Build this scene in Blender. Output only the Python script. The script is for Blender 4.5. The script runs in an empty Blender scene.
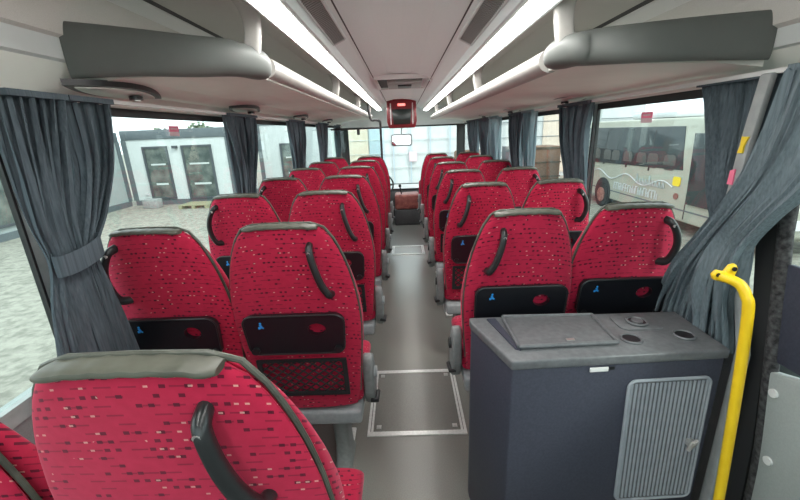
import bpy, bmesh, math, random
from mathutils import Matrix, Vector, noise
random.seed(7)
C = bpy.context.scene.collection
sc = bpy.context.scene
R = math.radians

# ------------------------------------------------------------ camera, sky, exposure
cam_d = bpy.data.cameras.new('camera'); cam = bpy.data.objects.new('camera', cam_d); C.objects.link(cam)
cam_d.sensor_width = 36; cam_d.lens = 383.86 / 800 * 36; cam_d.clip_start = 0.02; cam_d.clip_end = 300
cam.matrix_world = (Matrix.Translation((0, 0, 1.45)) @ Matrix.Rotation(R(1.002), 4, 'Z')
                    @ Matrix.Rotation(R(90 - 17.124), 4, 'X') @ Matrix.Rotation(R(-2.291), 4, 'Z'))
sc.camera = cam
W = bpy.data.worlds.new('world'); sc.world = W; W.use_nodes = True
nt = W.node_tree; nt.nodes.clear()
out = nt.nodes.new('ShaderNodeOutputWorld'); bg = nt.nodes.new('ShaderNodeBackground')
tc = nt.nodes.new('ShaderNodeTexCoord'); ns = nt.nodes.new('ShaderNodeTexNoise'); cr = nt.nodes.new('ShaderNodeValToRGB')
ns.inputs['Scale'].default_value = 2.2; ns.inputs['Detail'].default_value = 5
cr.color_ramp.elements[0].position = .35; cr.color_ramp.elements[0].color = (.62, .74, .84, 1)
cr.color_ramp.elements[1].position = .62; cr.color_ramp.elements[1].color = (.90, .94, .95, 1)
nt.links.new(tc.outputs['Generated'], ns.inputs['Vector']); nt.links.new(ns.outputs['Fac'], cr.inputs['Fac'])
nt.links.new(cr.outputs['Color'], bg.inputs['Color']); nt.links.new(bg.outputs[0], out.inputs['Surface'])
bg.inputs['Strength'].default_value = 0.85
sun_d = bpy.data.lights.new('sun', 'SUN'); sun_d.energy = 0.6; sun_d.angle = R(12); sun_d.color = (1, .96, .9)
sun = bpy.data.objects.new('sun', sun_d); C.objects.link(sun)
sun.rotation_euler = (R(48), R(12), R(38)); sun.location = (6, -6, 8)
sc.view_settings.view_transform = 'Standard'; sc.view_settings.look = 'None'
sc.view_settings.exposure = 2.03; sc.view_settings.gamma = 1; sc.view_settings.use_curve_mapping = False
LAMP = 5.0

# ------------------------------------------------------------ materials
M = {}
def mat(name, col, rough=.6, metal=0, **k):
    m = bpy.data.materials.new(name); m.use_nodes = True
    b = m.node_tree.nodes['Principled BSDF']
    b.inputs['Base Color'].default_value = (*col, 1); b.inputs['Roughness'].default_value = rough
    b.inputs['Metallic'].default_value = metal
    for kk, v in k.items():
        b.inputs[kk.replace('_', ' ')].default_value = v
    M[name] = m; return m
def noisy(name, c1, c2, scale=40, rough=.6, bump=0, metal=0, lo=.35, hi=.65, detail=4, coord='Object', stretch=None, **k):
    m = mat(name, c1, rough, metal, **k); t = m.node_tree; b = t.nodes['Principled BSDF']
    tcn = t.nodes.new('ShaderNodeTexCoord'); n = t.nodes.new('ShaderNodeTexNoise'); r = t.nodes.new('ShaderNodeValToRGB')
    n.inputs['Scale'].default_value = scale; n.inputs['Detail'].default_value = detail
    src = tcn.outputs[coord]
    if stretch:
        mp = t.nodes.new('ShaderNodeMapping'); mp.inputs['Scale'].default_value = stretch
        t.links.new(src, mp.inputs['Vector']); src = mp.outputs[0]
    r.color_ramp.elements[0].position = lo; r.color_ramp.elements[0].color = (*c1, 1)
    r.color_ramp.elements[1].position = hi; r.color_ramp.elements[1].color = (*c2, 1)
    t.links.new(src, n.inputs['Vector']); t.links.new(n.outputs['Fac'], r.inputs['Fac']); t.links.new(r.outputs['Color'], b.inputs['Base Color'])
    if bump:
        bp = t.nodes.new('ShaderNodeBump'); bp.inputs['Strength'].default_value = bump; bp.inputs['Distance'].default_value = .002
        t.links.new(n.outputs['Fac'], bp.inputs['Height']); t.links.new(bp.outputs[0], b.inputs['Normal'])
    return m
def emis(name, col, s):
    m = mat(name, (.8, .8, .8)); b = m.node_tree.nodes['Principled BSDF']
    b.inputs['Emission Color'].default_value = (*col, 1); b.inputs['Emission Strength'].default_value = s

def red_fabric():
    m = mat('red_fabric', (.45, .015, .05), .85); t = m.node_tree; b = t.nodes['Principled BSDF']
    b.inputs['Sheen Weight'].default_value = .35; b.inputs['Sheen Roughness'].default_value = .5
    b.inputs['Sheen Tint'].default_value = (1, .35, .45, 1); b.inputs['Specular IOR Level'].default_value = .15
    N = t.nodes.new; L = t.links.new
    tcn = N('ShaderNodeTexCoord'); sp = N('ShaderNodeSeparateXYZ'); L(tcn.outputs['Object'], sp.inputs[0])
    oi = N('ShaderNodeObjectInfo')
    def mth(op, a, bb=None, cc=None):
        n = N('ShaderNodeMath'); n.operation = op
        for i, v in enumerate((a, bb, cc)):
            if v is None: continue
            if isinstance(v, (int, float)): n.inputs[i].default_value = v
            else: L(v, n.inputs[i])
        return n.outputs[0]
    X, Y, Z = sp.outputs
    zz = mth('ADD', mth('MULTIPLY', Y, .9), Z)
    xx = mth('ADD', mth('MULTIPLY', Y, .35), mth('ADD', X, mth('MULTIPLY', oi.outputs['Random'], 3.0)))
    def cells(cw, ch, seed, thr, hx, hz):
        v = mth('DIVIDE', zz, ch); row = mth('FLOOR', v); fz = mth('SUBTRACT', v, row)
        u = mth('ADD', mth('DIVIDE', xx, cw), mth('MULTIPLY', row, .37)); colm = mth('FLOOR', u); fx = mth('SUBTRACT', u, colm)
        w = N('ShaderNodeTexWhiteNoise'); w.noise_dimensions = '3D'
        cb = N('ShaderNodeCombineXYZ'); L(colm, cb.inputs[0]); L(row, cb.inputs[1]); cb.inputs[2].default_value = seed
        L(cb.outputs[0], w.inputs['Vector'])
        on = mth('GREATER_THAN', w.outputs['Value'], thr)
        mx = mth('LESS_THAN', mth('ABSOLUTE', mth('SUBTRACT', fx, .5)), hx)
        mz = mth('LESS_THAN', mth('ABSOLUTE', mth('SUBTRACT', fz, .5)), hz)
        return mth('MULTIPLY', on, mth('MULTIPLY', mx, mz)), w.outputs['Value']
    dash, _ = cells(.031, .0145, 1.3, .40, .36, .10)
    blot, _ = cells(.0155, .0145, 4.1, .72, .26, .20)
    fleck, _ = cells(.0135, .0145, 8.7, .84, .22, .11)
    # flecks gather in loose bands
    nz = N('ShaderNodeTexNoise'); nz.inputs['Scale'].default_value = 9; nz.inputs['Detail'].default_value = 1
    L(tcn.outputs['Object'], nz.inputs['Vector'])
    fleck = mth('MULTIPLY', fleck, mth('GREATER_THAN', nz.outputs['Fac'], .44))
    fz = N('ShaderNodeTexNoise'); fz.inputs['Scale'].default_value = 60; fz.inputs['Detail'].default_value = 3
    L(tcn.outputs['Object'], fz.inputs['Vector'])
    def mix(f, a, bcol):
        n = N('ShaderNodeMix'); n.data_type = 'RGBA'
        if isinstance(f, float): n.inputs['Factor'].default_value = f
        else: L(f, n.inputs['Factor'])
        if isinstance(a, tuple): n.inputs['A'].default_value = (*a, 1)
        else: L(a, n.inputs['A'])
        n.inputs['B'].default_value = (*bcol, 1)
        return n.outputs['Result']
    c = mix(fz.outputs['Fac'], (.47, .018, .060), (.34, .010, .038))
    c = mix(mth('MULTIPLY', dash, .5), c, (.06, .004, .014))
    c = mix(mth('MULTIPLY', blot, .8), c, (.028, .004, .012))
    c = mix(mth('MULTIPLY', fleck, .7), c, (.62, .36, .30))
    L(c, b.inputs['Base Color'])
    bp = N('ShaderNodeBump'); bp.inputs['Strength'].default_value = .15; bp.inputs['Distance'].default_value = .002
    L(fz.outputs['Fac'], bp.inputs['Height']); L(bp.outputs[0], b.inputs['Normal'])
red_fabric()
noisy('olive_vinyl', (.070, .072, .055), (.105, .107, .083), 25, .42)
noisy('piping_vinyl', (.050, .053, .042), (.085, .088, .07), 25, .45)
mat('black_plastic', (.012, .013, .015), .35)
mat('handle_plastic', (.018, .02, .021), .28)
mat('tray_black', (.008, .009, .012), .32)
mat('net_black', (.01, .01, .012), .8)
noisy('grey_plastic', (.17, .185, .185), (.21, .225, .225), 60, .5)
noisy('seat_metal', (.24, .26, .27), (.30, .32, .33), 40, .45)
mat('blue_mark', (.03, .30, .75), .5)
mat('white_mark', (.75, .75, .75), .5)
mat('red_mark', (.88, .20, .32), .5)
mat('pale_pink', (.75, .55, .60), .5)
mat('yellow_mark', (.85, .62, .03), .5)
noisy('floor_vinyl', (.155, .152, .136), (.220, .216, .196), 260, .26, .1, lo=.3, hi=.7, detail=6, Specular_IOR_Level=.9)
noisy('hatch_vinyl', (.14, .138, .124), (.20, .197, .18), 260, .26, .1, lo=.3, hi=.7, detail=6, Specular_IOR_Level=.9)
noisy('step_vinyl', (.075, .074, .070), (.125, .122, .116), 260, .4, lo=.3, hi=.7)
noisy('aluminium', (.62, .62, .60), (.74, .74, .72), 90, .38, metal=.35)
noisy('cream_panel', (.72, .73, .68), (.76, .77, .72), 6, .6)
noisy('ceiling_cloth', (.74, .80, .80), (.80, .86, .86), 500, .9, .15)
noisy('grey_band', (.56, .59, .585), (.60, .63, .625), 10, .5)
noisy('taupe_cloth', (.52, .51, .48), (.57, .56, .53), 420, .95, .2)
noisy('rail_cream', (.38, .37, .35), (.42, .41, .39), 20, .45)
noisy('cap_grey', (.112, .122, .115), (.118, .128, .121), 20, .5)
noisy('wall_lining', (.26, .27, .27), (.30, .31, .31), 200, .8)
mat('rubber', (.02, .021, .022), .6)
noisy('fuzzy_seal', (.012, .012, .013), (.07, .07, .072), 70, .95, .6)
noisy('frame_grey', (.36, .41, .40), (.42, .47, .46), 30, .5)
noisy('post_grey', (.30, .32, .32), (.35, .37, .37), 30, .5)
mat('white_trim', (.70, .71, .70), .5)
noisy('yellow_paint', (.80, .52, .01), (.86, .58, .015), 20, .35)
noisy('cabinet_navy', (.036, .040, .060), (.048, .053, .076), 140, .55, .08)
noisy('cabinet_top', (.11, .118, .125), (.145, .153, .16), 60, .42, .1)
noisy('shutter_grey', (.31, .345, .38), (.35, .385, .42), 30, .45)
mat('cup_dark', (.01, .01, .012), .5)
noisy('door_panel_grey', (.33, .37, .36), (.36, .40, .39), 200, .6)
noisy('dash_black', (.03, .03, .033), (.045, .045, .048), 40, .6)
noisy('dash_maroon', (.16, .03, .03), (.30, .10, .08), 12, .5)
mat('tv_red', (.17, .010, .016), .3)
mat('screen', (.022, .03, .028), .2)
mat('mirror_glass', (.85, .87, .88), .03, 1)
mat('vent_dark', (.05, .05, .05), .7)
mat('vent_metal', (.34, .33, .32), .5, .3)
mat('latch', (.66, .66, .64), .3, .8)
mat('lens_pale', (.62, .64, .60), .3)
emis('lamp_strip', (1, .985, .95), LAMP)
emis('tv_led', (1, .05, .03), .45)
# outside
noisy('gravel', (.175, .172, .145), (.31, .305, .26), 9, .95, .6, lo=.32, hi=.62, detail=12)
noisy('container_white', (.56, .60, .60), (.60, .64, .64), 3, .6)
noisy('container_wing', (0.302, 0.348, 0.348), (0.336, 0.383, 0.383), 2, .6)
noisy('container_grey', (0.105, 0.127, 0.140), (0.124, 0.146, 0.158), 3, .6)
mat('win_frame_dark', (.07, .08, .09), .5)
noisy('window_scene', (0.062, 0.081, 0.077), (0.174, 0.198, 0.180), 2.5, .15)
noisy('office_green', (.05, .09, .08), (.16, .20, .17), 4, .2)
noisy('bark', (.07, .05, .035), (.12, .09, .06), 10, .9)
noisy('tree_green', (0.099, 0.136, 0.093), (0.174, 0.211, 0.136), 6, .9)
noisy('bus_champagne', (.36, .36, .30), (.40, .40, .34), 2, .35)
mat('bus_seat_grey', (.085, .082, .078), .8)
mat('bus_glass', (.03, .04, .045), .08)
mat('tyre', (.015, .015, .015), .8)
noisy('hub_rust', (.16, .06, .05), (.35, .16, .13), 12, .6)
noisy('siding_peach', (.66, .54, .45), (.72, .60, .51), 2, .7)
noisy('panel_blue', (0.413, 0.495, 0.570), (0.450, 0.532, 0.608), 2, .6)
noisy('panel_white', (.56, .58, .59), (.62, .64, .65), 2, .6)
noisy('timber_brown', (0.149, 0.081, 0.053), (0.211, 0.124, 0.081), 8, .8, stretch=(1, 1, 9))
noisy('crate_grey', (0.124, 0.124, 0.136), (0.167, 0.167, 0.186), 8, .8)
noisy('concrete', (0.248, 0.260, 0.260), (0.322, 0.335, 0.329), 14, .9)
noisy('pallet', (0.260, 0.260, 0.155), (0.341, 0.335, 0.223), 20, .8)
mat('car_red', (.55, .16, .15), .4)
# glass panes: clear with a faint reflection
g = bpy.data.materials.new('clear_pane'); g.use_nodes = True; t = g.node_tree; t.nodes.clear()
o_ = t.nodes.new('ShaderNodeOutputMaterial'); mx = t.nodes.new('ShaderNodeMixShader')
tr = t.nodes.new('ShaderNodeBsdfTransparent'); gl = t.nodes.new('ShaderNodeBsdfGlossy'); lw = t.nodes.new('ShaderNodeLayerWeight'); fr = t.nodes.new('ShaderNodeMapRange')
tr.inputs[0].default_value = (.90, .95, .93, 1); gl.inputs['Roughness'].default_value = .01; lw.inputs['Blend'].default_value = .22; fr.inputs['To Min'].default_value = .03; fr.inputs['To Max'].default_value = .28; t.links.new(lw.outputs['Facing'], fr.inputs['Value'])
t.links.new(fr.outputs[0], mx.inputs[0]); t.links.new(tr.outputs[0], mx.inputs[1]); t.links.new(gl.outputs[0], mx.inputs[2]); t.links.new(mx.outputs[0], o_.inputs[0])
M['glass'] = g
# curtain cloth: diffuse with translucency
def cloth(name, c1, c2, trans):
    m = bpy.data.materials.new(name); m.use_nodes = True; t = m.node_tree; t.nodes.clear()
    o_ = t.nodes.new('ShaderNodeOutputMaterial'); mx = t.nodes.new('ShaderNodeMixShader'); mx.inputs[0].default_value = trans
    d = t.nodes.new('ShaderNodeBsdfDiffuse'); tl = t.nodes.new('ShaderNodeBsdfTranslucent')
    tcn = t.nodes.new('ShaderNodeTexCoord'); n = t.nodes.new('ShaderNodeTexNoise'); r = t.nodes.new('ShaderNodeValToRGB')
    mp = t.nodes.new('ShaderNodeMapping'); mp.inputs['Scale'].default_value = (200, 200, 3)
    n.inputs['Scale'].default_value = 1
    r.color_ramp.elements[0].color = (*c1, 1); r.color_ramp.elements[1].color = (*c2, 1)
    r.color_ramp.elements[0].position = .3; r.color_ramp.elements[1].position = .7
    t.links.new(tcn.outputs['Object'], mp.inputs[0]); t.links.new(mp.outputs[0], n.inputs['Vector']); t.links.new(n.outputs['Fac'], r.inputs[0])
    t.links.new(r.outputs[0], d.inputs[0]); t.links.new(r.outputs[0], tl.inputs[0])
    t.links.new(d.outputs[0], mx.inputs[1]); t.links.new(tl.outputs[0], mx.inputs[2]); t.links.new(mx.outputs[0], o_.inputs[0])
    M[name] = m
cloth('curtain_cloth', (.085, .108, .125), (.135, .168, .190), .18)
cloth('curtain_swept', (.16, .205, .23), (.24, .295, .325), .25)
cloth('curtain_lit_tint', (.30, .40, .44), (.38, .48, .52), .5)  # same curtains, with sunlight from outside painted in as a paler tint

# ------------------------------------------------------------ mesh helpers
class MB:
    def __init__(s): s.v = []; s.f = []; s.m = []
    def add(s, vs, fs, mi=0):
        o = len(s.v); s.v += [tuple(p) for p in vs]; s.f += [tuple(i + o for i in f) for f in fs]; s.m += [mi] * len(fs); return s
    def box(s, x0, x1, y0, y1, z0, z1, mi=0):
        vs = [(x, y, z) for z in (z0, z1) for y in (y0, y1) for x in (x0, x1)]
        return s.add(vs, [(0, 2, 3, 1), (4, 5, 7, 6), (0, 1, 5, 4), (2, 6, 7, 3), (0, 4, 6, 2), (1, 3, 7, 5)], mi)
    def rings(s, rs, closed=True, caps=True, mi=0):
        n = len(rs[0]); vs = [p for r in rs for p in r]; fs = []
        for i in range(len(rs) - 1):
            for j in range(n if closed else n - 1):
                k = (j + 1) % n
                fs.append((i * n + j, i * n + k, (i + 1) * n + k, (i + 1) * n + j))
        if caps: fs += [tuple(range(n))[::-1], tuple((len(rs) - 1) * n + j for j in range(n))]
        return s.add(vs, fs, mi)
    def prism(s, poly, fn, a, b, mi=0):      # poly of (u,v); fn(u,v,w) -> xyz
        return s.rings([[fn(u, v, a) for u, v in poly], [fn(u, v, b) for u, v in poly]], mi=mi)
    def tube(s, pts, r, n=12, mi=0, flat=1.0, up=None):
        pts = [Vector(p) for p in pts]; rs = []
        rad = r if isinstance(r, (list, tuple)) else [r] * len(pts)
        ref = Vector(up) if up else None
        for i, p in enumerate(pts):
            d = (pts[min(i + 1, len(pts) - 1)] - pts[max(i - 1, 0)]).normalized()
            if ref is None: ref = Vector((0, 0, 1)) if abs(d.z) < .9 else Vector((1, 0, 0))
            a = d.cross(ref).normalized(); b = a.cross(d).normalized(); 
            if not up: ref = b
            rs.append([p + a * math.cos(2 * math.pi * k / n) * rad[i] + b * math.sin(2 * math.pi * k / n) * rad[i] * flat for k in range(n)])
        return s.rings(rs, mi=mi)
    def disc(s, c, ax, r, h, n=20, mi=0):
        c = Vector(c); ax = Vector(ax).normalized()
        return s.tube([c - ax * h / 2, c + ax * h / 2], r, n, mi)
    def build(s, name, mats, parent=None, smooth=False, bevel=0, seg=2, loc=None):
        me = bpy.data.meshes.new(name); me.from_pydata(s.v, [], s.f)
        if isinstance(mats, str): mats = [mats]
        for q in mats: me.materials.append(M[q])
        me.polygons.foreach_set('material_index', s.m)
        bm = bmesh.new(); bm.from_mesh(me); bmesh.ops.recalc_face_normals(bm, faces=bm.faces); 
        if bevel:
            bmesh.ops.bevel(bm, geom=[e for e in bm.edges if e.calc_face_angle(0) > .6], offset=bevel, segments=seg, affect='EDGES', clamp_overlap=True, profile=.5)
        if smooth or bevel:
            for f in bm.faces: f.smooth = True
            for e in bm.edges:
                if e.is_manifold and e.calc_face_angle(0) > R(42): e.smooth = False
        bm.to_mesh(me); bm.free()
        o = bpy.data.objects.new(name, me); C.objects.link(o)
        if parent: o.parent = parent
        if loc: o.location = loc
        return o
def thing(name, label, cat, loc=(0, 0, 0), rz=0, group=None):
    o = bpy.data.objects.new(name, None); C.objects.link(o); o.location = loc; o.rotation_euler.z = rz
    o.empty_display_size = .1
    o['label'] = label; o['category'] = cat
    if group: o['group'] = group
    return o
def tag(o, label, cat, group=None):
    o['label'] = label; o['category'] = cat
    if group: o['group'] = group
    return o
def struct(o): o['kind'] = 'structure'; return o
def copy_tree(o, parent=None):
    c = o.copy(); C.objects.link(c); c.parent = parent
    for ch in list(o.children): copy_tree(ch, c)
    return c
def rrect(x0, x1, y0, y1, r, n=5):
    p = []
    for cx, cy, a in ((x1 - r, y1 - r, 0), (x0 + r, y1 - r, 90), (x0 + r, y0 + r, 180), (x1 - r, y0 + r, 270)):
        for k in range(n + 1):
            t = R(a + 90 * k / n); p.append((cx + r * math.cos(t), cy + r * math.sin(t)))
    return p
def lerp(a, b, t): return a + (b - a) * t
def interp(tab, z):
    if z <= tab[0][0]: return tab[0][1]
    for (a, va), (b, vb) in zip(tab, tab[1:]):
        if z <= b: return va + (vb - va) * (z - a) / (b - a)
    return tab[-1][1]
def ordn(k): return ('first', 'second', 'third', 'fourth', 'fifth', 'sixth', 'seventh', 'eighth')[k]

CX = .014
def cx(x): return x + CX if abs(x) < .45 else x
def tz(x, z):       # the body leans a touch to the right
    k = .01 if z < 1.58 else min(.04, .01 + (z - 1.58) * .3)
    return z - k * x

# ------------------------------------------------------------ structure
YR, YF = -.65, 7.0
WX = 1.075
b = MB(); b.box(-1.08, 1.08, YR, 4.90, -.08, 0); struct(b.build('floor', 'floor_vinyl'))
b = MB(); b.box(-1.08, 1.08, 4.90, YF, -.11, -.03); b.box(-1.08, 1.08, 4.88, 4.90, -.11, -.081); struct(b.build('floor_front_step', 'step_vinyl'))

# roof shell profile
prof = [(1.075, 1.565, 0), (1.055, 1.60, 0), (1.015, 1.655, 1), (1.00, 1.66, 1), (1.0, 1.712, 2), (.985, 1.72, 2), (.975, 1.80, 2), (.955, 1.86, 3), (.90, 1.885, 3),
        (.88, 1.882, 5), (.865, 1.89, 2), (.60, 1.875, 2), (.44, 1.825, 4), (.428, 1.787, 4), (.412, 1.785, 4), (.410, 1.793, 4), (.330, 1.793, 4), (.328, 1.785, 4),
        (.318, 1.787, 4), (.312, 1.826, 4), (.250, 1.858, 4), (.235, 1.862, 5), (.228, 1.862, 4), (.12, 1.888, 4), (0, 1.895, 4)]
mats6 = ['cream_panel', 'grey_band', 'taupe_cloth', 'white_trim', 'ceiling_cloth', 'vent_dark']
full = [(cx(-x), z, m) for x, z, m in prof] + [(cx(x), z, None) for x, z, m in prof[::-1][1:]]
mi_r = [p[2] for p in prof[:-1]]
mis = mi_r + mi_r[::-1]
b = MB(); ys = [YR + (YF - YR) * i / 6 for i in range(7)]
outp = [(1.12, 1.565), (1.12, 1.75), (1.0, 1.97), (.5, 2.03), (0, 2.05)]
for i in range(len(full) - 1):
    (x0, z0, _), (x1, z1, _) = full[i], full[i + 1]
    vs = []; 
    for y in ys: vs += [(x0, y, tz(x0, z0)), (x1, y, tz(x1, z1))]
    b.add(vs, [(2 * k, 2 * k + 1, 2 * k + 3, 2 * k + 2) for k in range(6)], mis[i])
oo = [(-x, z) for x, z in outp] + outp[::-1][1:]
for i in range(len(oo) - 1):
    (x0, z0), (x1, z1) = oo[i], oo[i + 1]
    b.add([(x0, YR, tz(x0, z0)), (x1, YR, tz(x1, z1)), (x1, YF, tz(x1, z1)), (x0, YF, tz(x0, z0))], [(0, 1, 2, 3)], 4)
for s in (-1, 1):
    b.add([(s * 1.075, YR, tz(s * 1.03, 1.565)), (s * 1.12, YR, tz(s * 1.12, 1.565)), (s * 1.12, YF, tz(s * 1.12, 1.565)), (s * 1.075, YF, tz(s * 1.03, 1.565))], [(0, 1, 2, 3)], 0)
me_o = b.build('ceiling', mats6, smooth=True); struct(me_o)

# side walls with window openings
pil = {-1: [-.30, 1.065, 2.50, 3.92, 5.30, 6.6], 1: [-.10, 1.085, 2.27, 3.48, 4.68, 5.90]}
SILL = .76; HEAD = 1.565
nwin = 0
for s, nm in ((-1, 'left'), (1, 'right')):
    b = MB()
    def wb(y0, y1, z0, z1, mi=0, x0=WX, x1=1.10):
        xa, xb = sorted((s * x0, s * x1)); b.box(xa, xb, y0, y1, z0, z1, mi)
    wb(YR, 4.9, 0, SILL); wb(4.9, YF, -.03, SILL)
    edges = [YR]
    for p in pil[s]:
        wb(p - .017, p + .017, SILL, tz(s, HEAD), 1, 1.078, 1.092); edges += [p - .017, p + .017]
    edges.append(YF)
    wb(YR, YF, SILL - .03, SILL + .012, 1, 1.068, 1.10)      # sill ledge
    struct(b.build('wall_' + nm, ['wall_lining', 'frame_grey']))
    for i in range(0, len(edges), 2):
        y0, y1 = edges[i], edges[i + 1]; nwin += 1
        if y1 - y0 < .1: continue
        w = bpy.data.objects.new('window_%d' % nwin, None); C.objects.link(w); struct(w); w.location = (s * 1.082, (y0 + y1) / 2, SILL)
        h = tz(s, HEAD) - SILL - .014; hy = (y1 - y0) / 2 - .001; fb = MB(); q = .008
        for (a, c, z0, z1) in ((-hy, -hy + q, 0, h), (hy - q, hy, 0, h), (-hy + q, hy - q, h - .03, h)):
            fb.box(-.006, .010, a, c, z0 + .013, z1 + .013)
        fb.build('window_frame', 'rubber', w)
        MB().box(-.02, .02, -hy + q, hy - q, .013, .024).build('window_sill', 'frame_grey', w)
        pb = MB(); pb.box(-.003, .003, -hy + q, hy - q,   .025, h - .017); pb.build('pane', 'glass', w)
# rear wall with rear window
b = MB()
b.box(-1.09, 1.09, YR - .06, YR, 0, .80); b.box(-1.09, 1.09, YR - .06, YR, 1.60, 2.0)
b.box(-1.09, -.92, YR - .06, YR, .80, 1.6); b.box(.92, 1.09, YR - .06, YR, .8, 1.6)
struct(b.build('wall_rear', 'wall_lining'))
w = MB(); w.box(-.92, .92, YR - .035, YR - .029, .80, 1.60); struct(w.build('window_rear', 'glass'))
# front wall, windscreen
b = MB()
b.box(-1.09, 1.09, YF, YF + .05, -.11, .52, 0); b.box(-1.09, 1.09, YF, YF + .05, 1.545, 2.0, 1)
b.box(-1.09, -.98, YF, YF + .05, .52, 1.545, 2); b.box(.98, 1.09, YF, YF + .05, .52, 1.545, 2)
struct(b.build('wall_front', ['dash_black', 'ceiling_cloth', 'rubber']))
w = bpy.data.objects.new('window_windscreen', None); C.objects.link(w); struct(w); w.location = (0, YF + .025, .52)
fb = MB()
for a in ((-.98, .98, 0, .03), (-.98, .98, 1.0, 1.025), (-.98, -.95, .03, 1.0), (.95, .98, .03, 1.0)):
    fb.box(a[0], a[1], -.022, .022, a[2], a[3])
fb.build('window_frame', 'rubber', w); MB().box(-.95, .95, -.003, .003, .03, 1.0).build('pane', 'glass', w)

# ------------------------------------------------------------ floor hatches
def hatch(y0, y1, xc, hw, label, fr=.028, latches=True, vin='hatch_vinyl'):
    o = thing('floor_hatch', label, 'floor hatch', (xc, (y0 + y1) / 2, .0))
    hy = (y1 - y0) / 2; b = MB()
    for a, c, d, e in ((-hw, hw, -hy, -hy + fr), (-hw, hw, hy - fr, hy), (-hw, -hw + fr, -hy + fr, hy - fr), (hw - fr, hw, -hy + fr, hy - fr)):
        b.box(a, c, d, e, .0005, .006)
    b.build('hatch_frame', 'aluminium', o)
    for sx in (-1, 1):
        MB().box(sx * (hw - fr * .55) - .0015, sx * (hw - fr * .55) + .0015, -hy + fr, hy - fr, .006, .0068).build('seam', 'rubber', o)
    MB().box(-hw + fr + .003, hw - fr - .003, -hy + fr + .003, hy - fr - .003, .0005, .005).build('hatch_panel', vin, o)
    if latches:
        for sx in (-1, 1):
            for sy in (-1, 1):
                l = MB().box(-.012, .012, -.012, .012, 0, .003); l.disc((0, 0, .004), (0, 0, 1), .008, .004)
                l.build('latch', 'latch', o, loc=(sx * (hw - fr - .028), sy * (hy - fr - .03), .005))
    return o
hatch(1.555, 2.10, .022, .25, 'square floor hatch with pale metal frame and four latches, nearest in the aisle')
hatch(4.50, 4.88, .022, .205, 'small pale framed hatch strip in the aisle floor at the front step', .03, False, 'floor_vinyl')

# ------------------------------------------------------------ seats
HW = [(.40, .176), (.46, .190), (.60, .203), (.70, .212), (.79, .217), (.86, .215), (.94, .206), (1.02, .190), (1.06, .178), (1.10, .164), (1.13, .150), (1.155, .134), (1.168, .121), (1.178, .105)]
RECL = [.20]
def yb(z): return (1.18 - z) * RECL[0]
def ring(w, y0, y1, z, n=36, e=3.2, bow=0):
    cy, hy = (y0 + y1) / 2, (y1 - y0) / 2; r = []
    for k in range(n):
        a = 2 * math.pi * (k + .5) / n; c, s_ = math.cos(a), math.sin(a)
        x = w * math.copysign(abs(c) ** (2 / e), c); y = cy + hy * math.copysign(abs(s_) ** (2 / e), s_)
        if s_ < 0: y += bow * (x / w) ** 2
        r.append((x, y, z))
    return r
def loft_back(dw, ya, yc, ztop, zbot=.40, bow=.012, wk=1):
    b = MB(); rs = []; nz = 26
    zs = [lerp(zbot, ztop, (i / nz)) for i in range(nz + 1)]
    for i, z in enumerate(zs):
        zz = 1.178 * (z - zbot) / (ztop - zbot) + zbot * (1 - (z - zbot) / (ztop - zbot))
        w = interp(HW, zz) * wk + dw; edge = 1
        if ztop - z < .02: edge = .80 + .2 * (ztop - z) / .02
        if z - zbot < .02: edge = .85
        full_ = (yc - ya) if yc < .1 else lerp(yc - ya, .016, max(0, min(1, (z - .80) / .37)))
        th = full_ * edge; y0 = yb(z) + ya + (full_ - th) / 2
        rs.append(ring(w, y0, y0 + th, z, bow=bow))
    return b.rings(rs)
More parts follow.
